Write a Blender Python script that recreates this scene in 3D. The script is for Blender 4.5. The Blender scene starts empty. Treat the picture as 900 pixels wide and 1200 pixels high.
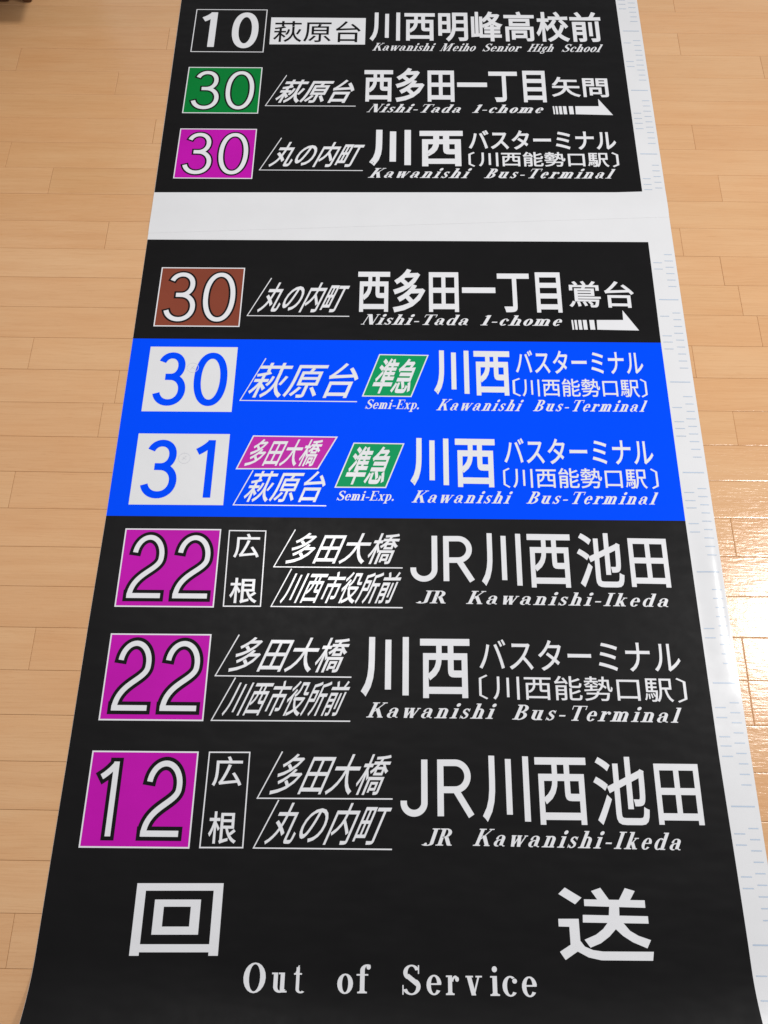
import bpy, bmesh, math, random
from mathutils import Vector, Matrix
random.seed(7)
sc = bpy.context.scene
col = sc.collection

# ------------------------------------------------------------------ camera
F, CX, CY = 866.0, 450.0, 600.0
PITCH, ROLL, YAW, H = 1.2157, 0.0008, 0.0140, 1.3138
def ray(a, b):
    c, s = math.cos(ROLL), math.sin(ROLL)
    a, b = c*a - s*b, s*a + c*b
    cp, sp = math.cos(PITCH), math.sin(PITCH)
    d = (a, cp + b*sp, -sp + b*cp)
    cy, sy = math.cos(YAW), math.sin(YAW)
    return Vector((cy*d[0] - sy*d[1], sy*d[0] + cy*d[1], d[2]))
fwd = ray(0, 0); rt = ray(1, 0) - fwd; up = ray(0, 1) - fwd
cam = bpy.data.cameras.new('camera'); co = bpy.data.objects.new('camera', cam); col.objects.link(co)
M = Matrix((rt, up, -fwd)).transposed().to_4x4(); M.translation = Vector((0, 0, H))
co.matrix_world = M
cam.sensor_fit = 'VERTICAL'; cam.sensor_height = 36; cam.sensor_width = 27; cam.lens = 36*F/1200
cam.clip_start = 0.02; cam.clip_end = 100
sc.camera = co

# ------------------------------------------------------------------ light
world = bpy.data.worlds.new('World'); sc.world = world; world.use_nodes = True
bg = world.node_tree.nodes['Background']; bg.inputs[0].default_value = (0.97, 0.98, 1.0, 1); bg.inputs[1].default_value = 0.46
def lamp(name, loc, size, power, colr=(1, .96, .9), target=None, shape='DISK'):
    l = bpy.data.lights.new(name, 'AREA'); l.shape = shape; l.size = size; l.energy = power; l.color = colr
    o = bpy.data.objects.new(name, l); col.objects.link(o); o.location = loc
    if target is not None:
        o.rotation_euler = (Vector(target) - Vector(loc)).to_track_quat('-Z', 'Y').to_euler()
    return o
lamp('ceiling_lamp', (2.06, 0.78, 2.4), 0.42, 43, (1, .98, .955))
lamp('ceiling_spot', (-0.42, 1.02, 2.4), 0.46, 21, (1, .98, .955))
vs = sc.view_settings; vs.view_transform = 'Standard'; vs.look = 'None'; vs.exposure = 0.0; vs.gamma = 1; vs.use_curve_mapping = False

# ------------------------------------------------------------------ materials
def lin(*c): return tuple(((x/255)/12.92 if x/255 <= .04045 else ((x/255+.055)/1.055)**2.4) for x in c) + (1,)
class NT:
    def __init__(s, name):
        s.m = bpy.data.materials.new(name); s.m.use_nodes = True
        s.t = s.m.node_tree; s.b = s.t.nodes['Principled BSDF']
    def n(s, kind, **kw):
        nd = s.t.nodes.new(kind)
        for k, v in kw.items(): setattr(nd, k, v)
        return nd
    def l(s, a, b): s.t.links.new(a, b)
    def noise(s, vec, scale, detail=3, rough=.55):
        nd = s.n('ShaderNodeTexNoise'); nd.inputs['Scale'].default_value = scale
        nd.inputs['Detail'].default_value = detail; nd.inputs['Roughness'].default_value = rough
        if vec: s.l(vec, nd.inputs['Vector'])
        return nd.outputs['Fac']
    def mapping(s, vec, scale, loc=(0, 0, 0), rot=(0, 0, 0)):
        nd = s.n('ShaderNodeMapping'); nd.inputs['Scale'].default_value = scale; nd.inputs['Location'].default_value = loc
        nd.inputs['Rotation'].default_value = rot
        s.l(vec, nd.inputs['Vector']); return nd.outputs[0]
    def ramp(s, fac, stops):
        nd = s.n('ShaderNodeValToRGB'); e = nd.color_ramp.elements
        while len(e) < len(stops): e.new(.5)
        for i, (p, c) in enumerate(stops): e[i].position = p; e[i].color = c if len(c) == 4 else (*c, 1)
        s.l(fac, nd.inputs[0]); return nd.outputs[0]
    def mix(s, fac, a, b, mode='MIX'):
        nd = s.n('ShaderNodeMix', data_type='RGBA', blend_type=mode)
        for v, i in ((fac, 0), (a, 6), (b, 7)):
            if hasattr(v, 'is_linked'): s.l(v, nd.inputs[i])
            else: nd.inputs[i].default_value = v
        return nd.outputs[2]
    def math(s, op, a, b=0.0, c=None):
        nd = s.n('ShaderNodeMath', operation=op)
        for i, v in enumerate((a, b) if c is None else (a, b, c)):
            if hasattr(v, 'is_linked'): s.l(v, nd.inputs[i])
            else: nd.inputs[i].default_value = v
        return nd.outputs[0]
    def bump(s, h, strength, dist):
        nd = s.n('ShaderNodeBump'); nd.inputs['Strength'].default_value = strength; nd.inputs['Distance'].default_value = dist
        s.l(h, nd.inputs['Height']); s.l(nd.outputs[0], s.b.inputs['Normal'])

def film_mat(name, rgb, rough, var=.03, bumpd=.0006, spec=.5):
    n = NT(name); g = n.n('ShaderNodeNewGeometry').outputs['Position']
    f = n.noise(n.mapping(g, (1, 1, 1)), 9, 4)
    base = n.ramp(f, [(.3, tuple(x*(1-var) for x in rgb[:3])), (.7, tuple(min(1, x*(1+var)) for x in rgb[:3]))])
    n.l(base, n.b.inputs['Base Color'])
    r = n.noise(g, 45, 4)
    rr = n.math('MULTIPLY_ADD', r, .16, rough-.08); n.l(rr, n.b.inputs['Roughness'])
    n.b.inputs['Specular IOR Level'].default_value = spec
    wv = n.noise(n.mapping(g, (1, 2.2, 1), rot=(0, 0, .2)), 7, 2)
    fine = n.noise(g, 260, 2)
    hgt = n.math('MULTIPLY_ADD', fine, .008, wv)
    n.bump(hgt, 1.0, bumpd)
    return n.m
MAT = {
 'white': film_mat('white_film', lin(226, 226, 228), .22, .02, .0008),
 'letter': film_mat('clear_white_print', lin(229, 229, 232), .25, .02, .0020),
 'black': film_mat('black_ink', lin(15, 14, 15), .48, .14, .0028, .13),
 'outline': film_mat('black_outline_ink', lin(17, 16, 18), .6, .1, .0012, .10),
 'blue': film_mat('blue_ink', lin(0, 76, 255), .55, .01, .0012, .025),
 'magenta': film_mat('magenta_ink', lin(190, 16, 170), .5, .05, .0012, .10),
 'pink': film_mat('magenta_badge_ink', lin(190, 40, 165), .5, .04, .0012, .12),
 'green': film_mat('green_ink', lin(0, 124, 52), .5, .04, .0012, .08),
 'teal': film_mat('green_badge_ink', lin(6, 150, 90), .5, .04, .0012, .1),
 'brown': film_mat('brown_ink', lin(132, 64, 46), .5, .05, .0012, .12),
 'tick': film_mat('pale_blue_tick_ink', lin(184, 198, 216), .27, .05, .0009),
 'stamp': film_mat('faint_grey_stamp_ink', lin(212, 213, 219), .42, .05, .0009),
}
def wood_floor():
    n = NT('wood_floor')
    a = n.n('ShaderNodeAttribute', attribute_name='tone'); tone = a.outputs['Fac']
    g = n.n('ShaderNodeNewGeometry').outputs['Position']
    off = n.n('ShaderNodeCombineXYZ')
    n.l(n.math('MULTIPLY', tone, 37.0), off.inputs[0]); n.l(n.math('MULTIPLY', tone, 11.0), off.inputs[1])
    n.l(n.math('MULTIPLY', tone, 5.0), off.inputs[2])
    ad = n.n('ShaderNodeVectorMath', operation='ADD'); n.l(g, ad.inputs[0]); n.l(off.outputs[0], ad.inputs[1]); p = ad.outputs[0]
    broad = n.noise(n.mapping(p, (1.3, 16, 1)), 2.2, 4, .5)        # soft bands along the board
    warp = n.noise(n.mapping(p, (2.5, 9, 1)), 2.0, 2)
    w2 = n.n('ShaderNodeVectorMath', operation='MULTIPLY_ADD')
    cx = n.n('ShaderNodeCombineXYZ'); n.l(warp, cx.inputs[1])
    n.l(cx.outputs[0], w2.inputs[0]); w2.inputs[1].default_value = (0, .02, 0); n.l(p, w2.inputs[2])
    fine = n.noise(n.mapping(w2.outputs[0], (3, 150, 1)), 2.6, 5, .62)   # pores and grain lines
    fleck = n.noise(n.mapping(p, (16, 420, 1)), 1.6, 2, .6)
    patch = n.noise(n.mapping(p, (1, 2, 1)), 5.5, 2)
    c1 = n.ramp(tone, [(0, lin(220, 171, 123)), (.3, lin(223, 176, 128)), (.55, lin(221, 172, 124)), (.8, lin(225, 179, 132)), (1, lin(218, 171, 123))])
    c2 = n.mix(n.ramp(broad, [(.35, (0, 0, 0)), (.7, (1, 1, 1))]), c1, (.95, .91, .87, 1), 'MULTIPLY')
    c3 = n.mix(n.ramp(fine, [(.45, (0, 0, 0)), (.72, (.8, .8, .8))]), c2, (.91, .86, .81, 1), 'MULTIPLY')
    c4 = n.mix(n.ramp(fleck, [(.60, (0, 0, 0)), (.75, (.55, .55, .55))]), c3, (.80, .70, .60, 1), 'MULTIPLY')
    c5 = n.mix(n.ramp(patch, [(.4, (0, 0, 0)), (.65, (.7, .7, .7))]), c4, (.99, .94, .89, 1), 'MULTIPLY')
    n.l(c5, n.b.inputs['Base Color'])
    n.b.inputs['Roughness'].default_value = .30
    r = n.math('MULTIPLY_ADD', n.noise(g, 20, 3), .08, .15); n.l(r, n.b.inputs['Roughness'])
    n.b.inputs['Specular IOR Level'].default_value = .7
    e1 = n.noise(n.mapping(w2.outputs[0], (16, 120, 1)), 1.6, 4, .6)
    e2 = n.noise(n.mapping(g, (1, 1.6, 1)), 75, 3, .6)
    h = n.math('MULTIPLY_ADD', e2, .6, e1)
    n.bump(h, 1.0, .00042)
    return n.m
WOOD = wood_floor()
def plain(name, rgb, rough, grain=0):
    n = NT(name); g = n.n('ShaderNodeNewGeometry').outputs['Position']
    f = n.noise(n.mapping(g, (40, 6, 6) if grain else (1, 1, 1)), 3 if grain else 30, 4)
    n.l(n.ramp(f, [(.3, tuple(x*.7 for x in rgb[:3])), (.7, rgb[:3])]), n.b.inputs['Base Color'])
    n.b.inputs['Roughness'].default_value = rough
    return n.m
GROOVE = plain('groove_filler', lin(156, 112, 74), .8)
DARKWOOD = plain('dark_brown_wood', lin(96, 56, 26), .4, 1)

# ------------------------------------------------------------------ helpers
def link(o, parent=None):
    col.objects.link(o)
    if parent is not None: o.parent = parent
    return o
def empty(name, label, cat, loc=(0, 0, 0)):
    o = bpy.data.objects.new(name, None); o.empty_display_size = .05; link(o); o.location = loc
    o['label'] = label; o['category'] = cat
    return o
def mesh_obj(name, verts, faces, mat, parent=None, smooth=False):
    m = bpy.data.meshes.new(name); m.from_pydata([tuple(v) for v in verts], [], faces); m.materials.append(mat)
    if smooth:
        for p in m.polygons: p.use_smooth = True
    return link(bpy.data.objects.new(name, m), parent)

# sheet height field (u across, v along, metres)
def sst(x): x = max(0, min(1, x)); return x*x*(3-2*x)
def zf(u, v):
    z = .0008 + (.00055 if v > 1.23 else 0)
    d = -.262 - v - .012*math.sin(u*5+1)
    if d > 0: z += 2.3*d*d if d < .12 else 2.3*.0144 + .552*(d-.12) + 3*(d-.12)**2
    if u > .562:                                   # the margin bows up a little beside the glare
        a = .0021*sst((v-.12)/.2)*sst((.60-v)/.22)
        t = (u-.562)/(.6166-.562)
        z += a*(sst(t/.72) if t < .72 else 1-((t-.72)/.28)**1.7 if t < 1 else 0)
    return z
def G(x, y, z=0.0):
    d = ray((x-CX)/F, -(y-CY)/F); k = (H-z)/-d.z
    return d.x*k, d.y*k
def at(x, y):
    z = 0
    for _ in range(6):
        u, v = G(x, y, z); z = zf(u, v)
    return u, v
LAY = .00011
def P(u, v, lay=0, dz=0): return (u, v, zf(u, v) + lay*LAY + dz)

def emit(name, polys, lay, mat, parent, label=None, tris=None):
    """polys: list of (pts, jitter index) in sheet coordinates -> ONE flat printed mesh lying on the sheet"""
    bm = bmesh.new()
    for pts, j in polys:
        vv = [bm.verts.new((p[0], p[1], j*1.6e-5)) for p in pts]
        try: bm.faces.new(vv)
        except ValueError: pass
    if tris:
        V, Fc = tris
        vv = [bm.verts.new((p[0], p[1], p[2] if len(p) > 2 else 0)) for p in V]
        for f in Fc:
            try: bm.faces.new([vv[i] for i in f])
            except ValueError: pass
    lo = min(v.co.y for v in bm.verts)
    if lo < -.235:
        hi = max(v.co.y for v in bm.verts); y = -.23
        while y > lo:
            if y < hi:
                bmesh.ops.bisect_plane(bm, geom=bm.verts[:]+bm.edges[:]+bm.faces[:], plane_co=(0, y, 0), plane_no=(0, 1, 0))
            y -= .005
    for f in bm.faces:
        f.normal_update()
        if f.normal.z < 0: f.normal_flip()
    m = bpy.data.meshes.new(name)
    for v in bm.verts:
        v.co = P(v.co.x, v.co.y, lay, v.co.z)
    bm.to_mesh(m); bm.free(); m.materials.append(mat)
    o = link(bpy.data.objects.new(name, m), parent)
    if label: o['label'] = label
    return o

# CJK glyphs come from the text system of Blender itself
_tc = bpy.data.curves.new('glyph', 'FONT'); _tc.resolution_u = 4; _tc.size = 1
_to = bpy.data.objects.new('glyph', _tc); col.objects.link(_to)
_cache = {}
def glyph(s, bold):
    if (s, bold) not in _cache:
        _tc.body = s
        dg = bpy.context.evaluated_depsgraph_get(); dg.update()
        m = bpy.data.meshes.new_from_object(_to.evaluated_get(dg))
        bm = bmesh.new(); bm.from_mesh(m); bpy.data.meshes.remove(m)
        bmesh.ops.remove_doubles(bm, verts=bm.verts[:], dist=1e-5)
        bm.verts.index_update()
        V = [(v.co.x, v.co.y, 0) for v in bm.verts]; Fc = [tuple(v.index for v in f.verts) for f in bm.faces]
        # heavier weight: run an even stroke along every outline of the glyph
        nxt = {}
        for e in bm.edges:
            if len(e.link_faces) == 1:
                l = e.link_loops[0]; nxt[l.vert.index] = l.link_loop_next.vert.index
        if bold > 0:
            j = 1
            while nxt:
                st = next(iter(nxt)); loop = []; k = st
                while k in nxt: loop.append((V[k][0], V[k][1])); k = nxt.pop(k)
                for pts, _ in strip(loop, bold*2, True):
                    n = len(V); z = (1+j % 40)*3e-6; j += 1
                    V += [(p[0], p[1], z) for p in pts]; Fc.append((n, n+1, n+2, n+3))
        bm.free(); _cache[(s, bold)] = (V, Fc)
    return _cache[(s, bold)]
def fit(V, O, X, Y, box=None):
    xs = [p[0] for p in V]; ys = [p[1] for p in V]
    x0, x1, y0, y1 = box or (min(xs), max(xs), min(ys), max(ys))
    if x0 is None: x0, x1 = min(xs), max(xs)
    r = []
    for x, y, z in V:
        a = (x-x0)/(x1-x0); b = (y-y0)/(y1-y0)
        r.append((O[0]+X[0]*a+Y[0]*b, O[1]+X[1]*a+Y[1]*b, z))
    return r
def frame_up(xl, xr, ybl, ybr, h):
    ul = at(xl, ybl-h/2)[0]; ur = at(xr, ybr-h/2)[0]
    vl = at(xl, ybl)[1]; vr = at(xr, ybr)[1]; vt = at(xl, ybl-h)[1]
    return (ul, vl), (ur-ul, vr-vl), (0, vt-vl)
def frame_it(xl, xr, ybl, ybr, h, dx):
    a = at(xl, ybl); b = at(xr, ybr); c = at(xl+dx, ybl-h)
    return a, (b[0]-a[0], b[1]-a[1]), (c[0]-a[0], c[1]-a[1])
def kanji(parent, s, fr, bold=.014, mat='letter', lay=3):
    V, Fc = glyph(s, bold)
    return emit('lettering', [], lay, MAT[mat], parent, tris=(fit(V, *fr), Fc))

# stroke path -> quad strip of constant width (metric)
def strip(path, w, closed=False, j=0):
    n = len(path); L = []; R = []
    for i in range(n):
        p = Vector(path[i])
        a = Vector(path[i-1]) if (i > 0 or closed) else None
        b = Vector(path[(i+1) % n]) if (i < n-1 or closed) else None
        d1 = (p-a).normalized() if a is not None else (b-p).normalized()
        d2 = (b-p).normalized() if b is not None else d1
        t = (d1+d2)
        t = t.normalized() if t.length > 1e-6 else d1
        nn = Vector((-t.y, t.x)); k = 1/max(.62, nn.dot(Vector((-d1.y, d1.x))))
        L.append(p+nn*w/2*k); R.append(p-nn*w/2*k)
    out = []
    for i in range(n if closed else n-1):
        k = (i+1) % n
        out.append(([L[i], R[i], R[k], L[k]], j))
    return out
def ell(cx, cy, rx, ry, a0, a1, n=26, e=2.0):
    r = []
    for i in range(n+1):
        a = math.radians(a0+(a1-a0)*i/n); c, s = math.cos(a), math.sin(a)
        r.append((cx+rx*math.copysign(abs(c)**(2/e), c), cy+ry*math.copysign(abs(s)**(2/e), s)))
    return r
def bez(p0, p1, p2, p3, n=20):
    return [tuple((1-t)**3*p0[k]+3*(1-t)**2*t*p1[k]+3*(1-t)*t*t*p2[k]+t**3*p3[k] for k in (0, 1)) for t in [i/n for i in range(n+1)]]
def digit(ch, w, h, t, grow=0.0):
    """strokes of a route digit in a w x h cell, stroke t, grown all round by grow"""
    T = t+2*grow; g = grow; r = t/2; out = []
    def ext(path, a=True, b=True):
        path = list(map(Vector, path))
        if a: path[0] = path[0]+(path[0]-path[1]).normalized()*g
        if b: path[-1] = path[-1]+(path[-1]-path[-2]).normalized()*g
        return path
    if ch == '0':
        out += strip(ell(w/2, h/2, w/2-r, h/2-r, 0, 360, 56, 2.15)[:-1], T, True, 0)
    elif ch == '1':
        out += strip(ext([(w-r, 0), (w-r, h)]), T, False, 0)
        fl = bez((.02*w, .79*h), (.35*w, .84*h), (.6*w, .90*h), (w-r-.1*t, .985*h-r*.6), 8)
        out += strip(ext(fl, True, False), T, False, 1)
    elif ch == '2':
        rx, ry = w/2-r-.02*w, .285*h
        top = ell(w/2, h-r-ry, rx, ry, 172, -8, 26)
        s = bez(top[-1], (top[-1][0]-.0*w, h*.43), (.12*w, .40*h), (r*1.0, t*.5), 22)
        out += strip(ext(top+s[1:], True, False), T, False, 0)
        out += strip(ext([(.0, r), (w, r)]), T, False, 1)
    elif ch == '3':
        m = .535*h
        r1 = (h-r-m)/2; r2 = (m-r)/2
        u1 = ell(w*.49, m+r1, w*.43-r, r1, 158, -90, 26, 2.1)
        out += strip(ext(u1+[(w*.33, m)]), T, False, 0)
        u2 = ell(w*.49, r+r2, w*.51-r, r2, 90, -165, 28, 2.1)
        out += strip(ext([(w*.42, m)]+u2[1:], False, True), T, False, 1)
    return out
def put(polys, O, ex=(1, 0), ey=(0, 1)):
    return [([(O[0]+ex[0]*p[0]+ey[0]*p[1], O[1]+ex[1]*p[0]+ey[1]*p[1]) for p in pts], j) for pts, j in polys]
def rectp(x0, y0, x1, y1, j=0): return ([(x0, y0), (x1, y0), (x1, y1), (x0, y1)], j)

# Roman serif letters: cap height 1, x-height .66, stem S
def sglyph(ch, S):
    o = []; X = .66; t = .055; sf = .055; J = [0]
    def add(pts): o.append((pts, J[0] % 7)); J[0] += 1
    def R(x0, y0, x1, y1): add([(x0, y0), (x1, y0), (x1, y1), (x0, y1)])
    def ser(xc, y, w=None, top=False):
        w = w or S*2.1
        R(xc-w/2, y-(sf if top else 0), xc+w/2, y+(0 if top else sf))
        if top: add([(xc-S*.5-.05, y-sf), (xc, y-sf), (xc, y-sf-.05), (xc-S/2, y-sf-.05)][:4])
        else: add([(xc-S/2, y+sf+.04), (xc+S/2, y+sf+.04), (xc+S/2+.05, y+sf), (xc-S/2-.05, y+sf)][::-1])
    def stem(x, y0, y1, b=True, tp=True, half=False):
        R(x, y0, x+S, y1)
        if b: ser(x+S/2, y0)
        if tp:
            if half: R(x-.09, y1-sf, x+S*.5, y1)
            else: ser(x+S/2, y1, top=True)
    def ring(cx, cy, rx, ry, tx, ty, a0=0, a1=360, n=20):
        A = ell(cx, cy, rx, ry, a0, a1, n); B = ell(cx, cy, max(.01, rx-tx), max(.01, ry-ty), a0, a1, n)
        j = J[0] % 7; J[0] += 1
        for i in range(n): o.append(([A[i], A[i+1], B[i+1], B[i]], j))
    def diag(x0, y0, x1, y1, w): add([(x0-w/2, y0), (x0+w/2, y0), (x1+w/2, y1), (x1-w/2, y1)])
    def ball(x, y, r): add(ell(x, y, r, r, 0, 342, 19))
    if ch == 'K': stem(.08, 0, 1); diag(.08+S, .40, .72, .97, t*1.4); R(.56, 1-sf, .86, 1); diag(.80, .02, .40, .60, S*1.15); R(.62, 0, .96, sf); return o, .98
    if ch == 'N': R(.12, 0, .12+t*1.2, 1); R(.0, 0, .26, sf); R(.0, 1-sf, .2, 1); diag(.80-S*.1, 0, .12+S*.5, 1, S*1.2); R(.80, .0, .80+t*1.2, 1); R(.70, 1-sf, .97, 1); return o, 1.0
    if ch == 'M': R(.12, 0, .12+t*1.2, 1); R(.0, 0, .26, sf); R(0, 1-sf, .25, 1); diag(.5, 0, .18+S*.4, 1, S*1.1); diag(.5, 0, .86, 1, t*1.4); R(.86, 0, .86+S, 1); ser(.86+S/2, 0); R(.86, 1-sf, 1.0+S, 1); return o, 1.1+S
    if ch == 'B': stem(.08, 0, 1, True, True); ring(.30, .745, .37, .255, S, t, 90, -90); ring(.30, .26, .44, .28, S, t, 90, -90); R(.08+S*.6, 1-t, .33, 1); R(.08+S*.6, .49, .33, .49+t); R(.08+S*.6, 0, .33, t); return o, .80
    if ch == 'R': stem(.08, 0, 1); ring(.32, .735, .38, .265, S, t, 90, -90); R(.08+S*.6, 1-t, .34, 1); R(.08+S*.6, .47, .34, .47+t); diag(.76, .02, .46, .49, S*1.1); R(.68, 0, .93, sf); return o, .95
    if ch == 'J': R(.30, .10, .30+S, 1); ser(.30+S/2, 1, top=True); ring(.14, .12, .16+S, .14, S, t, 0, -150); ball(.05, .07, .09); return o, .62
    if ch == 'I': stem(.12, 0, 1); return o, .26+S
    if ch == 'H': stem(.08, 0, 1); stem(.62, 0, 1); R(.08+S, .48, .62, .48+t); return o, .74+S
    if ch == 'T': R(.34, 0, .34+S, 1); ser(.34+S/2, 0); R(.02, 1-t, .66+S, 1); R(.02, .74, .07, 1); R(.61+S, .74, .66+S, 1); return o, .68+S
    if ch == 'E': stem(.08, 0, 1); R(.08, 1-t, .70, 1); R(.08, 0, .74, t); R(.65, .74, .70, 1); R(.69, 0, .74, .27); R(.08+S, .48, .48, .48+t); R(.44, .38, .48, .64); return o, .80
    if ch == 'S':
        ring(.36, .745, .31, .27, S*.8, t, 20, 235, 22); ring(.36, .27, .34, .285, S*.8, t, 55, -160, 22)
        add([(.06+S*.1, .62), (.20+S*.3, .70), (.66, .40), (.60-S*.2, .26)])
        R(.60, .70, .645, 1.0); R(.02, 0, .065, .32); return o, .74
    if ch == 'O': ring(.42, .5, .42, .515, S*1.05, t); return o, .86
    if ch == '1': stem(.2, 0, 1, True, False); add([(.06, .86), (.2, .86), (.2, 1.0)]); return o, .46+S*.5
    if ch == '-': R(.04, .27, .40, .36); return o, .46
    if ch == '.': ball(.12, .08, .1); return o, .26
    if ch == 'a': R(.36, .06, .36+S, .47); ring(.30, .45, .06+S+.0, .21, S, t, 0, 100); ring(.27, .46, .22, .2, .1, t, 90, 170); ball(.11, .46, .075); ring(.25, .19, .24, .20, S*.9, t, 70, 300); R(.25, .35, .38, .35+t); ring(.44+S, .12, .13, .12, .06, t, 180, 300); return o, .60+S*.6
    if ch == 'w': diag(.30, 0, .12, X, S); diag(.30, 0, .48, X, t*1.3); diag(.66, 0, .46, X, S); diag(.66, 0, .86, X, t*1.3); R(0, X-sf, .28, X); R(.34, X-sf, .62, X); R(.76, X-sf, .97, X); return o, 1.0
    if ch == 'v': diag(.32, 0, .13, X, S); diag(.32, 0, .53, X, t*1.3); R(0, X-sf, .30, X); R(.40, X-sf, .66, X); return o, .68
    if ch == 'n' or ch == 'h': stem(.08, 0, X if ch == 'n' else 1, True, True, True); ring(.08+S+.06, .44, .08+S, .23, S, t*1.3, 0, 140); R(.22+S, 0, .22+2*S, .45); ser(.22+S*1.5, 0, S*1.7); return o, .32+2*S
    if ch == 'm':
        stem(.08, 0, X, True, True, True)
        for k in (0, 1):
            x = .08+k*(.14+S); ring(x+S+.02, .44, .08+S*.9, .23, S, t*1.3, 0, 140); R(x+.10+S*.9, 0, x+.10+S*1.9, .46); ser(x+.10+S*1.4, 0, S*1.5)
        return o, .44+3*S
    if ch == 'u': R(.08, .18, .08+S, X); R(-.02, X-sf, .08+S*.5, X); ring(.08+S+.13, .2, .13+S, .21, S, t*1.3, 180, 330); R(.22+S, 0, .22+2*S, X); R(.12+S, X-sf, .22+S*1.5, X); R(.22+S*1.5, 0, .36+2*S, sf); return o, .38+2*S
    if ch == 'i': stem(.10, 0, X, True, True, True); ball(.10+S/2, .89, max(.10, S*.58)); return o, .20+S
    if ch == 'l': stem(.10, 0, 1, True, True, True); return o, .20+S
    if ch == 'k': stem(.08, 0, 1, True, True, True); diag(.08+S, .26, .50, X-.02, t*1.4); R(.38, X-sf, .64, X); diag(.60, 0, .32, .42, S); R(.46, 0, .74, sf); return o, .76
    if ch == 's':
        ring(.25, .49, .20, .175, S*.62, t, 15, 235, 14); ring(.25, .18, .22, .19, S*.62, t, 55, -165, 14)
        add([(.07, .40), (.17+S*.2, .46), (.46, .28), (.40-S*.2, .17)])
        R(.405, .45, .44, X); R(.02, 0, .055, .22); return o, .52
    if ch == 'e': ring(.29, .33, .28, .345, S*.9, t, 8, 325); R(.12, .33, .555, .33+t); return o, .60
    if ch == 'c': ring(.29, .33, .28, .345, S*.9, t, 55, 320); ball(.45, .50, .085); return o, .58
    if ch == 'o': ring(.30, .33, .30, .345, S*.95, t); return o, .62
    if ch == 'r': stem(.08, 0, X, True, True, True); ring(.08+S+.14, .42, .17, .235, .08, t*1.6, 60, 170); ball(.08+S+.22, .53, .085); return o, .36+S
    if ch == 't': R(.14, .12, .14+S, .86); add([(.04, X-sf), (.14, X-sf), (.14+S, .92), (.14+S*.6, .92)]); R(0, X-sf, .28+S, X); ring(.14+S+.10, .13, .10+S, .14, S, t, 180, 320); return o, .36+S
    if ch == 'f': stem(.14, 0, .78, True, False); R(.0, X-sf, .28+S, X); ring(.14+S+.10, .78, .10+S, .22, S, t, 180, 60); ball(.14+S+.15, .90, .085); return o, .36+S
    if ch == 'd': ring(.28, .33, .27, .345, S*.9, t, 50, 310); R(.42, 0, .42+S, 1); R(.32, 1-sf, .42+S*.5, 1); R(.42+S*.5, 0, .52+S, sf); return o, .56+S
    if ch == 'p': R(.10, -.30, .10+S, X); R(.0, X-sf, .10+S*.5, X); ser(.10+S/2, -.30); ring(.16+S, .33, .30, .345, S*.9, t, 130, -130); return o, .56+S*.8
    if ch == 'x': diag(.46, 0, .12, X, S); diag(.12, 0, .46, X, t*1.4); R(0, X-sf, .26, X); R(.36, X-sf, .58, X); R(0, 0, .22, sf); R(.32, 0, .60, sf); return o, .62
    if ch == 'g': ring(.27, .42, .23, .24, S*.8, t); ring(.27, -.10, .25, .17, S*.6, t); R(.12, .08, .42, .08+t*1.6); ball(.50, .60, .06); return o, .58
    return o, .45
def serif(parent, s, fr, S=.19, track=.10, mat='letter', lay=3, name='lettering'):
    polys = []; x = 0
    for ch in s:
        g, adv = sglyph(ch, S)
        polys += [([(px+x, py) for px, py in pts], j) for pts, j in g]
        x += adv+track
    xs = [p[0] for pts, _ in polys for p in pts]; x0, x1 = min(xs), max(xs)
    O, XX, Y = fr
    out = []
    for pts, j in polys:
        out.append(([(O[0]+XX[0]*(a-x0)/(x1-x0)+Y[0]*b, O[1]+XX[1]*(a-x0)/(x1-x0)+Y[1]*b) for a, b in pts], j))
    return emit(name, out, lay, MAT[mat], parent)
def line_px(parent, pts, w, name='rule_line', lay=3):
    return emit(name, strip([at(*p) for p in pts], w), lay, MAT['letter'], parent)
def quad_px(parent, c, lay, mat, name, inset=0.0):
    """c: TL TR BR BL in pixels"""
    q = [Vector(at(*p)) for p in c]
    if inset:
        n = 4; r = []
        for i in range(4):
            p, a, b = q[i], q[i-1], q[(i+1) % 4]
            d1 = (a-p).normalized(); d2 = (b-p).normalized(); s = abs(d1.x*d2.y-d1.y*d2.x)
            r.append(p+(d1+d2)*inset/s)
        q = r
    return emit(name, [([q[3], q[2], q[1], q[0]], 0)], lay, MAT[mat], parent), q

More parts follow.
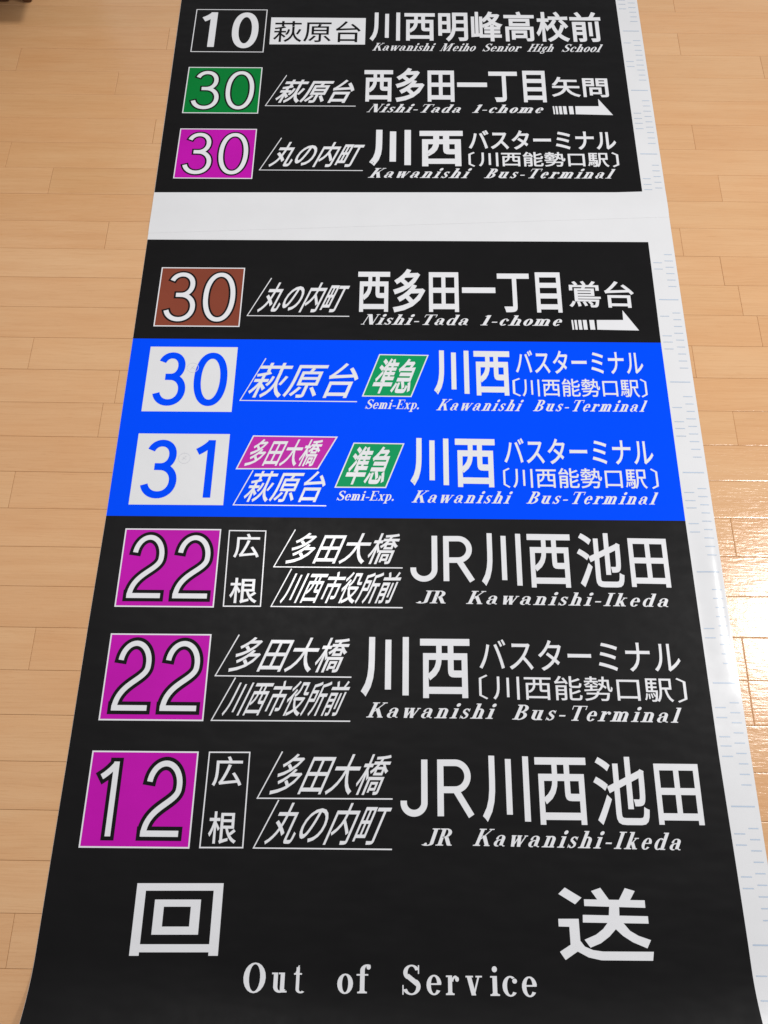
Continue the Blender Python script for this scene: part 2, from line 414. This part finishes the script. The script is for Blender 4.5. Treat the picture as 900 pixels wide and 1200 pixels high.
# ------------------------------------------------------------------ floor
BW = .07575; V0 = 22.4001*BW                      # row k spans v = V0-(k+1)BW .. V0-k*BW
floor = mesh_obj('floor', [(-4, -3, -.004), (4, -3, -.004), (4, 5, -.004), (-4, 5, -.004)], [(0, 1, 2, 3)], GROOVE)
floor['kind'] = 'structure'
known = {}
for x, y in [(197, 45), (137, 96), (181, 151), (10, 180), (125, 275), (36, 414), (118, 490), (14, 572), (38, 758), (12, 1102),
             (796, 53), (813, 161), (844, 220), (799, 285), (868, 352), (862, 503), (873, 773)]:
    u, v = G(x, y); k = int(math.floor((V0-v)/BW)); known.setdefault(k, []).append(u)
def plank_mesh(bmv, bmf, tones, x0, x1, y0, y1, tone):
    g = .0002; b = .0008; dz = random.uniform(-.00012, .00012)
    x0 += g; x1 -= g; y0 += g; y1 -= g; n = len(bmv)
    sl = random.uniform(-.00015, .00015)
    for (i, z) in ((0, -.0035), (0, -.0006), (.00028, -.00016), (.0019, 0)):
        for X, Y in ((x0+i, y0+i), (x1-i, y0+i), (x1-i, y1-i), (x0+i, y1-i)):
            bmv.append((X, Y, z+dz+(sl if X > (x0+x1)/2 and z > -.003 else 0)))
    for r in range(3):
        for i in range(4):
            k = (i+1) % 4; bmf.append((n+r*4+i, n+r*4+k, n+r*4+4+k, n+r*4+4+i))
    bmf.append((n+12, n+13, n+14, n+15))
    tones += [tone]*16
def make_planks(name, lst, parent):
    V, Fc, T = [], [], []
    for a in lst: plank_mesh(V, Fc, T, *a)
    o = mesh_obj(name, V, Fc, WOOD, parent)
    at_ = o.data.attributes.new('tone', 'FLOAT', 'POINT'); at_.data.foreach_set('value', T)
    return o
rest = []
for k in range(-14, 42):
    yt = V0-k*BW; yb = yt-BW
    js = sorted(known.get(k, []))
    xs = list(js) if js else [random.uniform(-.45, .45)]
    while xs[0] > -2.4: xs.insert(0, xs[0]-random.choice((.455, .606, .909, .909, .76)))
    while xs[-1] < 2.4: xs.append(xs[-1]+random.choice((.455, .606, .909, .909, .76)))
    full = [xs[0]]
    for x in xs[1:]:
        if x-full[-1] > 1.25: full.append(full[-1]+(x-full[-1])*random.uniform(.42, .58))
        full.append(x)
    for a, b in zip(full, full[1:]):
        item = (a, b, yb, yt, random.random())
        half = .52+.33*max(0, (yb+.35))+.1
        if yt > -.42 and yb < 2.0 and b > -half and a < half: make_planks('plank', [item], floor)
        else: rest.append(item)
o = make_planks('floor_boards', rest, floor); o['kind'] = 'stuff'

# ------------------------------------------------------------------ brown furniture in the corner
def cabinet():
    r = empty('wooden_cabinet', 'dark brown wooden furniture whose small feet show at the top left corner of the floor', 'cabinet', (-1.15, 2.1, 0))
    def box(name, x0, x1, y0, y1, z0, z1, tp=1.0):
        V = []
        for z, s in ((z0, tp), (z1, 1)):
            cx, cy = (x0+x1)/2, (y0+y1)/2
            for X, Y in ((x0, y0), (x1, y0), (x1, y1), (x0, y1)):
                V.append((cx+(X-cx)*s+1.15, cy+(Y-cy)*s-2.1, z))
        bm = bmesh.new(); vv = [bm.verts.new(v) for v in V]
        for f in ((3, 2, 1, 0), (4, 5, 6, 7), (0, 1, 5, 4), (1, 2, 6, 5), (2, 3, 7, 6), (3, 0, 4, 7)): bm.faces.new([vv[i] for i in f])
        bmesh.ops.bevel(bm, geom=bm.edges[:], offset=.003, segments=2, affect='EDGES')
        m = bpy.data.meshes.new(name); bm.to_mesh(m); bm.free(); m.materials.append(DARKWOOD)
        return link(bpy.data.objects.new(name, m), r)
    u, v = G(37, 5); u2, v2 = G(4, 4)
    box('leg', u-.026, u+.004, v, v+.032, .0, .10, .72)
    box('leg', u2-.05, u2+.022, v2, v2+.04, .0, .10, .8)
    box('leg', u-.03, u+.004, v+.36, v+.40, .0, .10, .8)
    box('leg', u2-.65, u2-.60, v+.36, v+.40, .0, .10, .8)
    box('leg', u2-.65, u2-.60, v, v+.04, .0, .10, .8)
    box('body', u2-.67, u+.01, v-.10, v+.42, .1001, .62)
    box('top', u2-.69, u+.03, v-.12, v+.44, .6202, .645)
cabinet()

# ------------------------------------------------------------------ the destination blind
blind = empty('destination_blind', 'long black and blue printed bus destination blind unrolled on the wooden floor', 'bus blind', (0, .7, 0))
def under(o):                                     # parts keep their world coordinates under the Empty
    o.matrix_parent_inverse = blind.matrix_world.inverted(); return o
bpy.context.view_layer.update()

def itab(tab, v):
    if v >= tab[0][0]: return tab[0][1]
    for (a, x), (b, y) in zip(tab, tab[1:]):
        if v >= b: return x+(y-x)*(a-v)/(a-b)
    return tab[-1][1]
UL = [(1.9, -.544), (1.56, -.5395), (1.25, -.5363), (.86, -.5337), (.47, -.5322), (.26, -.5340), (.04, -.5345), (-.12, -.5357), (-.27, -.5367), (-.6, -.538)]
UR = [(1.9, .5627), (1.26, .5648), (1.12, .5630), (.87, .5612), (.47, .5620), (.05, .5653), (-.12, .5690), (-.22, .5708), (-.33, .5715), (-.6, .5720)]
UF = [(1.9, .6172), (1.27, .6174), (.8, .6166), (.25, .6178), (-.1, .6201), (-.25, .6215), (-.6, .6225)]
TILT = .0055
def vlist(v0, v1):
    r = [v1]; v = v1
    while v > v0+1e-6:
        v = max(v0, v-(.005 if v < -.22 else .02)); r.append(v)
    return r
def sheet(name, ulf, urf, vtop, vbot, lay, mat, parent, ncol=12, rightcols=0, lift=None):
    """vtop/vbot: functions of u"""
    vs_ = vlist(vbot(0), vtop(0)); V, Fc = [], []
    cols = [i/ncol for i in range(ncol+1)] if not rightcols else [i/ncol*.952 for i in range(ncol+1)]+[.952+.048*(i+1)/rightcols for i in range(rightcols)]
    for v in vs_:
        s = (v-vs_[-1])/(vs_[0]-vs_[-1])
        for c in cols:
            uu = ulf(v)+(urf(v)-ulf(v))*c
            vv = vbot(uu)+(vtop(uu)-vbot(uu))*s
            p = P(uu, vv, lay); z = p[2]+(lift(uu, vv) if lift else 0)
            V.append((uu, vv, z))
    n = len(cols)
    for i in range(len(vs_)-1):
        for k in range(n-1):
            Fc.append(((i+1)*n+k, (i+1)*n+k+1, i*n+k+1, i*n+k))
    return under(mesh_obj(name, V, Fc, MAT[mat], parent, True))
L_ = lambda v: itab(UL, v); R_ = lambda v: itab(UR, v); FR = lambda v: itab(UF, v)
LE = lambda v: L_(v)+.0003
tl = lambda a: (lambda u: a+TILT*u)
seam = lambda u: 1.163+.0535*u                      # the cut end of the upper film
f1 = sheet('film', L_, FR, tl(1.205), tl(-.56), 0, 'white', blind, 14, 22); f1['label'] = 'lower white film with printed rows down to the Out of Service row'
def lipz(u, v):
    d = v-seam(u); return (0 if v > 1.23 else .0002+.00035*sst((v-seam(u))/.03))+.0026*math.exp(-((d-.026)/.012)**2)*(.75+.25*math.sin(u*4+1))+.0009*math.exp(-((d-.052)/.013)**2)*sst((u+.6)*1.2)
f2 = sheet('film', L_, FR, tl(2.30), seam, 0, 'white', blind, 14, 4, lipz); f2['label'] = 'upper white film overlapping the lower one at the white gap'
# fold the part of the film below the frame on into a loose curl (built by the height field)

def panel(v1, v0, mat, label, upper=False):
    o = sheet('panel', LE, R_, tl(v1), tl(v0), 1, mat, blind, 12, 0, (lambda u, v: .00055+.0012*0) if upper else None)
    o['label'] = label; return o

def panel(v1, v0, mat, label, t1=TILT, t0=TILT):
    o = sheet('panel', LE, R_, (lambda u: v1+t1*u), (lambda u: v0+t0*u), 1, mat, blind, 12)
    o['label'] = label; return o
p1 = panel(2.27, 1.665, 'black', 'black panel with route 10 in plain white numerals')
p2 = panel(1.665, 1.465, 'black', 'black panel with a green route 30 box and a white arrow')
p3 = panel(1.465, 1.256, 'black', 'black panel with a magenta route 30 box', TILT, .015)
p4 = panel(1.1216, .866, 'black', 'black panel with a brown route 30 box and a white arrow', .0086)
p5 = panel(.866, .6705, 'blue', 'blue panel with a white route 30 box')
p6 = panel(.6705, .4745, 'blue', 'blue panel with a white route 31 box')
p7 = panel(.4745, .274, 'black', 'black panel with a magenta route 22 box beside a framed pair of characters')
p8 = panel(.274, .0745, 'black', 'black panel with a magenta route 22 box and a large pair of characters')
p9 = panel(.0745, -.1265, 'black', 'black panel with a magenta route 12 box')
p10 = panel(-.1265, -.50, 'black', 'black panel reading Out of Service')

# ---- route number boxes: 180 x 150 mm with 2.2 mm white border
def route_box(parent, c, fill, digits, ink='letter', outline='outline', border=.0024, t=.0105, og=.0042):
    """c: TL TR BR BL pixels; digits: (char, x0, x1, y0, y1) in box fractions from the left and the top"""
    q = [Vector(at(*p)) for p in c]
    ctr = sum(q, Vector((0, 0)))/4; W, Hh = .180, .150
    ang = TILT*1.2; ex = Vector((math.cos(ang), math.sin(ang))); ey = Vector((0, 1))
    O = ctr-ex*W/2-ey*Hh/2
    if border:
        b = border; pol = []
        a0 = put([([(0, 0), (W, 0), (W-b, b), (b, b)], 0), ([(W, 0), (W, Hh), (W-b, Hh-b), (W-b, b)], 0),
                  ([(W, Hh), (0, Hh), (b, Hh-b), (W-b, Hh-b)], 0), ([(0, Hh), (0, 0), (b, b), (b, Hh-b)], 0)], O, ex, ey)
        emit('box_frame', a0, 2, MAT['letter'], parent)
        if fill: emit('number_box', put([rectp(b, b, W-b, Hh-b)], O, ex, ey), 2, MAT[fill], parent)
    else: emit('number_box', put([rectp(0, 0, W, Hh)], O, ex, ey), 2, MAT[fill], parent)
    for ch, x0, x1, y0, y1 in digits:
        w, h = (x1-x0)*W, (y1-y0)*Hh; o2 = O+ex*(x0*W)+ey*((1-y1)*Hh)
        if outline: emit('numeral_outline', put(digit(ch, w, h, t, og), o2, ex, ey), 3, MAT[outline], parent)
        emit('numeral', put(digit(ch, w, h, t), o2, ex, ey), 4, MAT[ink], parent)
D30 = [('3', .095, .455, .09, .915), ('0', .54, .915, .09, .915)]
D22 = [('2', .105, .445, .085, .89), ('2', .57, .92, .085, .89)]
route_box(p1, [(230, 10.5), (313.3, 11), (309, 61.7), (223.7, 61.3)], None, [('1', .12, .31, .075, .885), ('0', .535, .90, .075, .91)], outline=None, t=.0165, border=.0022)
route_box(p2, [(220.7, 78.7), (307.7, 78.7), (302.7, 133.3), (213.7, 132.7)], 'green', D30, t=.0102, og=.0040)
route_box(p3, [(211.3, 150.3), (300.7, 151), (295.7, 210), (203.3, 209.3)], 'magenta', D30, t=.0102, og=.0040)
route_box(p4, [(190, 314.3), (286, 314.7), (280.7, 382), (180.7, 381.7)], 'brown', D30, t=.0102, og=.0040)
route_box(p5, [(176, 406), (278, 407.3), (272.3, 482.7), (166.3, 482)], 'white', D30, ink='blue', outline=None, border=0, t=.0145)
route_box(p6, [(161.7, 508), (269.3, 509.3), (262, 592), (151.3, 590.7)], 'white', [('3', .095, .475, .09, .915), ('1', .665, .855, .09, .90)], ink='blue', outline=None, border=0, t=.0145)
route_box(p7, [(147.1, 620.1), (259.1, 621), (250.7, 711), (134.2, 710.1)], 'magenta', D22, t=.0092, og=.0062)
route_box(p8, [(130.2, 742.7), (247.8, 743.6), (238.2, 844.4), (115.3, 843.8)], 'magenta', D22, t=.0092, og=.0062)
route_box(p9, [(108.5, 880), (233.5, 880.5), (221.5, 994), (91.8, 993.5)], 'magenta', [('1', .12, .272, .115, .885), ('2', .54, .885, .10, .885)], t=.0092, og=.0062)
def stamp(parent, x, y):
    u, v = at(x, y); r = .0115
    polys = strip(ell(u, v, r, r*.95, 0, 360, 28)[:-1], .0009, True, 0)+strip([(u-.004, v-.004), (u+.003, v+.005)], .0009, False, 1)+strip([(u+.004, v-.003), (u-.003, v+.002)], .0009, False, 2)
    emit('maker_stamp', polys, 5, MAT['stamp'], parent)
stamp(p5, 226, 431); stamp(p6, 216, 537)

# ---- ruled slanted names
RW = .0021
def slash(parent, a, b, c, w=RW):
    line_px(parent, [a, b, c], w)
def ital(parent, s, xl, xr, ybl, ybr, h, dx, bold=.010, mat='letter', lay=3): kanji(parent, s, frame_it(xl, xr, ybl, ybr, h, dx), bold, mat, lay)
def upr(parent, s, xl, xr, ybl, ybr, h, bold=.014, mat='letter', lay=3): kanji(parent, s, frame_up(xl, xr, ybl, ybr, h), bold, mat, lay)
def rom(parent, s, xl, xr, ybl, ybr, h, dx, S=.19, track=.12): serif(parent, s, frame_it(xl, xr, ybl, ybr, h, dx), S, track)

quad_px(p1, [(318, 20.5), (428.7, 21.3), (427.7, 52.3), (315.7, 52)], 2, 'letter', 'name_box')
upr(p1, '萩原台', 320.7, 422.7, 49.3, 49.8, 24.7, .004, 'outline', 3)
upr(p1, '川西明峰高校前', 433.5, 704.5, 48.3, 50.2, 35.8, .020)
for w, a, b in (('Kawanishi', 436, 507), ('Meiho', 515, 555.5), ('Senior', 565, 608.5), ('High', 617.5, 647), ('School', 658, 702.5)):
    t_ = (a-436)/270; rom(p1, w, a, b, 59.3+1.8*t_, 59.3+1.8*(b-436)/270, 8.8, 5.5, .2, .06)

slash(p2, (336, 88.3), (311, 124), (416.7, 124.5)); ital(p2, '萩原台', 319.7, 406.7, 120.7, 121, 27.4, 16.5, .018)
upr(p2, '西多田一丁目', 426.7, 639.3, 119.5, 120.5, 40, .022)
rom(p2, 'Nishi-Tada', 429.5, 538.5, 131.5, 132.3, 9.6, 8, .24, .12); rom(p2, '1-chome', 553, 634, 132.3, 132.6, 9.6, 7, .24, .12)
upr(p2, '矢問', 646, 712.5, 113.5, 114.3, 23.3, .016)
slash(p3, (330, 161.7), (304, 199.3), (425, 200)); ital(p3, '丸の内町', 313.3, 413.5, 195.7, 196.2, 29.3, 17.5, .014)
upr(p3, '川', 433, 481.5, 194.5, 195, 42.5, .034); upr(p3, '西', 491.7, 542.7, 195, 195, 41.5, .030)
upr(p3, 'バスターミナル', 549, 721.7, 175.2, 175.9, 22.6, .020)
upr(p3, '〔', 549, 556.5, 195.5, 195.6, 17.5, .014); upr(p3, '川西能勢口駅', 561, 713.5, 195.2, 196, 17.3, .014); upr(p3, '〕', 717.2, 725, 196, 196.2, 17.5, .014)
rom(p3, 'Kawanishi', 431, 547, 208.3, 208.8, 11.2, 9, .24, .2); rom(p3, 'Bus-Terminal', 567, 716, 208.8, 209.3, 11, 8, .24, .2)

slash(p4, (318.3, 326), (289.7, 370), (409.3, 370.8)); ital(p4, '丸の内町', 300, 394.7, 366, 366.5, 35, 19, .012)
upr(p4, '西多田一丁目', 419.3, 657.3, 366, 367, 51, .020)
rom(p4, 'Nishi-Tada', 422.7, 547.5, 380.3, 381.2, 12, 8, .23, .12); rom(p4, '1-chome', 562.5, 656, 381.3, 382, 11.8, 7, .23, .12)
upr(p4, '鴬台', 666.2, 742.8, 360, 361, 31, .012)
def arrow(parent, x0, x1, yb, h, hh):
    W = x1-x0; q = lambda fx, y: at(x0+fx*W, y)
    pol = []
    for a, b in ((0, .025), (.044, .078), (.099, .147), (.168, .225), (.264, .336)):
        pol.append(([q(a+.02, yb), q(b+.02, yb), q(b, yb-h), q(a, yb-h)], 0))
    pol.append(([q(.385, yb), q(1, yb+1), q(.753, yb-hh), q(.765, yb-h), q(.375, yb-h)], 0))
    V = [p for f, _ in pol for p in f]
    fc = [tuple(range(4*i, 4*i+4)) for i in range(5)]+[(20, 21, 23, 24), (21, 22, 23)]
    emit('arrow', [], 3, MAT['letter'], parent, tris=(V, fc))
arrow(p4, 669.4, 748.9, 386.4, 11.3, 22.8); arrow(p2, 647.5, 718.3, 134, 9.4, 18)

slash(p5, (311.7, 420), (281.3, 469.3), (418.3, 470.8)); ital(p5, '萩原台', 287.3, 410, 466, 466.8, 41, 20, .008)
def badge(parent, c, mat, s, fr, bold=.01):
    o, q = quad_px(parent, c, 2, 'letter', 'badge_frame')
    quad_px(parent, c, 3, mat, 'badge', .0024)
    kanji(parent, s, frame_it(*fr), bold, 'letter', 4)
badge(p5, [(444.4, 415.1), (502.4, 416), (482.2, 465.3), (424, 464.7)], 'teal', '準急', (432.2, 478.4, 461.1, 461.6, 41, 17), .020)
rom(p5, 'Semi-Exp.', 427.8, 490.5, 479, 479.5, 10.8, 4, .18, .04)
upr(p5, '川', 508.5, 549.6, 462.3, 463, 51.8, .026); upr(p5, '西', 555.5, 597.8, 463.4, 463.9, 52, .022)
upr(p5, 'バスターミナル', 604, 753.3, 437.8, 438.8, 27.2, .012)
upr(p5, '〔', 600.8, 610, 464.3, 464.6, 21.5, .004); upr(p5, '川西能勢口駅', 612, 749, 464.7, 465.8, 21.2, .008); upr(p5, '〕', 750.8, 758, 465.8, 466, 21.8, .004)
rom(p5, 'Kawanishi', 511.1, 608.5, 480.8, 481.8, 13, 7.5, .205, .17); rom(p5, 'Bus-Terminal', 624.4, 754.5, 481.8, 482.6, 13, 6.5, .205, .17)

badge(p6, [(296.7, 510.3), (396, 511.7), (372.7, 550), (276, 550)], 'pink', '多田大橋', (285.3, 366.5, 546.2, 546.6, 31.5, 16), .014)
slash(p6, (296.7, 551.2), (273.3, 591.7), (382.3, 592.8)); ital(p6, '萩原台', 282.7, 372.7, 588.3, 588.8, 36.5, 17, .010)
badge(p6, [(414.4, 518.7), (474, 519.6), (452.4, 572), (391.8, 571.6)], 'teal', '準急', (400.4, 447.8, 567.8, 568.2, 44.7, 18), .020)
rom(p6, 'Semi-Exp.', 394.4, 461, 586.3, 586.8, 11, 4, .18, .04)
upr(p6, '川', 481, 525.8, 569, 570.2, 56, .026); upr(p6, '西', 533.5, 580.5, 570.7, 571.4, 56.6, .022)
upr(p6, 'バスターミナル', 590.5, 765.2, 543.5, 545, 30, .012)
upr(p6, '〔', 589.8, 597.6, 571.5, 571.8, 23.5, .004); upr(p6, '川西能勢口駅', 601, 758, 571.8, 573, 23.6, .008); upr(p6, '〕', 763, 771, 573, 573.4, 24, .004)
rom(p6, 'Kawanishi', 482.2, 596, 588.9, 590.2, 14, 7.5, .205, .17); rom(p6, 'Bus-Terminal', 616.7, 767, 590.2, 591.3, 14, 7, .205, .17)

def frame_px(parent, c, w=.0021):
    q = [Vector(at(*p)) for p in c]
    emit('name_frame', strip([q[0], q[1], q[2], q[3]], w, True), 3, MAT['letter'], parent)
frame_px(p7, [(269, 621.8), (311.6, 622.3), (305.2, 710.5), (261.8, 710.4)])
upr(p7, '広', 274.3, 304.2, 653.6, 653.8, 28.2, .010); upr(p7, '根', 269.2, 301.5, 706.9, 707.1, 29.8, .012)
slash(p7, (346.2, 620.6), (320.8, 664.3), (471.8, 665.6)); slash(p7, (341.7, 666.6), (317.6, 710.7), (471.8, 712.2))
ital(p7, '多田大橋', 333.3, 457.3, 660.6, 661.3, 36.2, 17, .010); ital(p7, '川西市役所前', 326.7, 457.3, 707.2, 707.9, 37.6, 18, .012)
rom(p7, 'JR', 486.7, 522, 706.8, 707.2, 14.8, 6, .22, .1); rom(p7, 'Kawanishi-Ikeda', 546, 783, 707.7, 711.4, 15.2, 7, .205, .17)

slash(p8, (280.4, 743.8), (252.2, 791.9), (411.8, 793.6)); slash(p8, (276.1, 794), (247.6, 844.2), (410.4, 845.2))
ital(p8, '多田大橋', 266.2, 396.2, 787.3, 788.3, 40.7, 20, .010); ital(p8, '川西市役所前', 258.7, 394.9, 839, 839.7, 41.8, 21, .008)
upr(p8, '川', 423.5, 479, 816.2, 816.6, 70, .020); upr(p8, '西', 492.3, 550.8, 818, 818.4, 69.5, .016)
upr(p8, 'バスターミナル', 561.5, 796.8, 785, 788, 36, .006)
upr(p8, '〔', 561.4, 571.5, 819.3, 819.6, 29, .0); upr(p8, '川西能勢口駅', 577.8, 788.5, 819.8, 823, 28.8, .004); upr(p8, '〕', 793, 804.3, 823.4, 823.8, 29, .0)
rom(p8, 'Kawanishi', 428.9, 577, 840.7, 842.4, 17.6, 8.5, .205, .17); rom(p8, 'Bus-Terminal', 600, 794.5, 843.2, 847, 17.4, 7.5, .205, .17)

frame_px(p9, [(245.6, 881.5), (292.8, 881.7), (284.4, 993.3), (234.2, 993.2)])
upr(p9, '広', 249.6, 284, 921.2, 921.4, 35, .008); upr(p9, '根', 244.5, 277.5, 988.7, 989, 38, .010)
slash(p9, (331.1, 880.7), (301.5, 935.4), (460, 936.3)); slash(p9, (326.7, 937.4), (297, 993.7), (459.3, 995.4))
ital(p9, '多田大橋', 314.4, 443.3, 931.1, 931.8, 47.8, 22, .006); ital(p9, '丸の内町', 308.2, 441.1, 989.5, 990.5, 49, 23, .004)
rom(p9, 'JR', 493.2, 529, 990.7, 991, 20, 7, .22, .1); rom(p9, 'Kawanishi-Ikeda', 553.9, 797.3, 991.1, 996.4, 20, 8.5, .205, .17)

# ---- JR and the four characters: J and R are drawn as even strokes
def jr(parent, J, R, t):
    for ch, (xl, xr, yb, h) in (('J', J), ('R', R)):
        O, X, Y = frame_up(xl, xr, yb, yb, h); w, hh = X[0], Y[1]; r = t/2
        if ch == 'J':
            rx = (w-t)/2
            path = [(w-r, hh)]+ell(w/2, r+rx*.95, rx, rx*.95, 0, -180, 22)+[(r, r+rx*.95+hh*.035)]
            pol = strip(path, t)
        else:
            m = hh*.46; ry = (hh-r-m)/2; cx = w*.80-ry*.95
            pol = strip([(r, 0), (r, hh)], t, False, 0)+strip([(t*.9, hh-r)]+ell(cx, m+ry, ry*.98, ry, 90, -90, 20)+[(t*.9, m)], t, False, 1)
            pol += strip([(cx+.02*w, m-r*.2), (w-t*.62, 0)], t, False, 2)
        emit('lettering', put(pol, O, (1, X[1]/X[0]), (0, 1)), 3, MAT['letter'], parent)
jr(p7, (481, 512.5, 681.7, 53.8), (519.5, 557, 681, 52.8), .0105)
upr(p7, '川', 564, 611, 686.5, 687.8, 62, .020); upr(p7, '西', 618.5, 669.5, 688.4, 689, 62.6, .014)
upr(p7, '池', 676.5, 730, 688, 688.8, 63.5, .014); upr(p7, '田', 737.8, 783.3, 687.8, 688.6, 57, .014)
jr(p9, (469.5, 501, 957.1, 67), (512.5, 556.5, 956.5, 66.5), .0105)
upr(p9, '川', 565, 620.5, 963, 964.6, 78, .018); upr(p9, '西', 628, 688.5, 966.4, 967, 79, .012)
upr(p9, '池', 696, 759, 966.6, 967.2, 80, .012); upr(p9, '田', 769, 821.5, 966.4, 967, 71.5, .012)

# ---- Out of Service panel
O, X, Y = frame_it(151.2, 255.3, 1120, 1120, 85, 9.6)
Hs = Y[1]; Ws = X[0]
def sq(l): return [([(O[0]+X[0]*a, O[1]+X[1]*a+Hs*b) for a, b in pts], j) for pts, j in l]
emit('lettering', sq([rectp(0, 0, .108, 1), rectp(.892, 0, 1, 1), rectp(.108, .895, .892, 1), rectp(.108, .047, .892, .155)]), 3, MAT['letter'], p10)
emit('lettering', sq([rectp(.225, .285, .335, .77), rectp(.645, .285, .755, .77), rectp(.335, .67, .645, .77), rectp(.335, .285, .645, .395)]), 3, MAT['letter'], p10)
so = [[(130, 120), (248, 192), (203, 238), (85, 165)],
      [(85, 340), (228, 340), (240, 494), (272, 535), (330, 560), (400, 570), (757, 572), (752, 635), (390, 632), (300, 612), (222, 570), (137, 630), (97, 572), (172, 522), (163, 396), (88, 394)],
      [(315, 145), (380, 122), (442, 207), (360, 206)], [(552, 124), (622, 145), (588, 212), (510, 209)],
      [(265, 203), (692, 210), (697, 263), (268, 250)], [(443, 250), (512, 250), (515, 325), (440, 325)],
      [(257, 312), (715, 322), (720, 374), (258, 366)],
      [(436, 362), (536, 362), (590, 425), (650, 460), (737, 490), (712, 548), (610, 505), (540, 460), (490, 413), (445, 465), (385, 512), (312, 543), (270, 487), (350, 452), (400, 412)]]
emit('lettering', [([at(640+x/6, 1020+y/6) for x, y in pl], j) for j, pl in enumerate(so)], 3, MAT['letter'], p10)
for ch, x0, x1, yb, h in (('O', 285.3, 311.4, 1163.3, 35), ('u', 318.6, 336.8, 1163, 35), ('t', 344.4, 357.3, 1163.6, 35), ('o', 395.4, 413.8, 1164.3, 34.5), ('f', 417.8, 434.4, 1164, 34),
                          ('S', 471.6, 492.8, 1165.5, 34.5), ('e', 499.8, 517.3, 1165.7, 34.5), ('r', 522.4, 537.8, 1166, 34.5), ('v', 545.6, 564.8, 1166.4, 34.5), ('i', 574.2, 585.2, 1167, 35),
                          ('c', 588.7, 605.8, 1167.4, 35), ('e', 611.4, 628.9, 1168, 35)):
    serif(p10, ch, frame_up(x0, x1, yb, yb, h), {'S': .20, 'O': .20, 'u': .22, 't': .20, 'o': .19}.get(ch, .18), .1)

# ---- pale printed ticks along the right margin
rnd = random.Random(3)
tick_v = [1.7765, 1.5761, 1.3774, 1.1765, .9761, .7767, .5770, .3779, .1773, -.0229, -.2237, 1.977]
tick_pols = {0: [], 1: []}
for tv in tick_v:
    par = f2 if tv > 1.18 else f1
    pols = tick_pols[1 if tv > 1.18 else 0]
    def T(v, a, b, w=.0022):
        if (par is f2 and v < seam(.6)+.015) or (par is f1 and v > 1.10): return
        x0, x1 = R_(v), FR(v); k = x1-x0
        N = max(2, round((b-a)/.05))
        for q in range(N):
            c, d = x0+k*(a+(b-a)*q/N), x0+k*(a+(b-a)*(q+1)/N)
            pols.append(([(c, v-w/2), (d, v-w/2), (d, v+w/2), (c, v+w/2)], 0))
    T(tv, .14, .88)
    for i in range(2, 11): T(tv-.2*i/12, .57+rnd.uniform(-.03, .02), .88, .0017)
    for s_ in (2.5, 3.5, 4.4, 5.4, 6.3, 7.3):
        if s_ > 6 or rnd.random() < .45: T(tv-.2*s_/12, .10, .44, .0017)
for i_, par in ((0, f1), (1, f2)):
    o = emit('margin_tick_marks', tick_pols[i_], 3, MAT['tick'], par); o['kind'] = 'stuff'
bpy.data.objects.remove(_to); bpy.data.curves.remove(_tc)
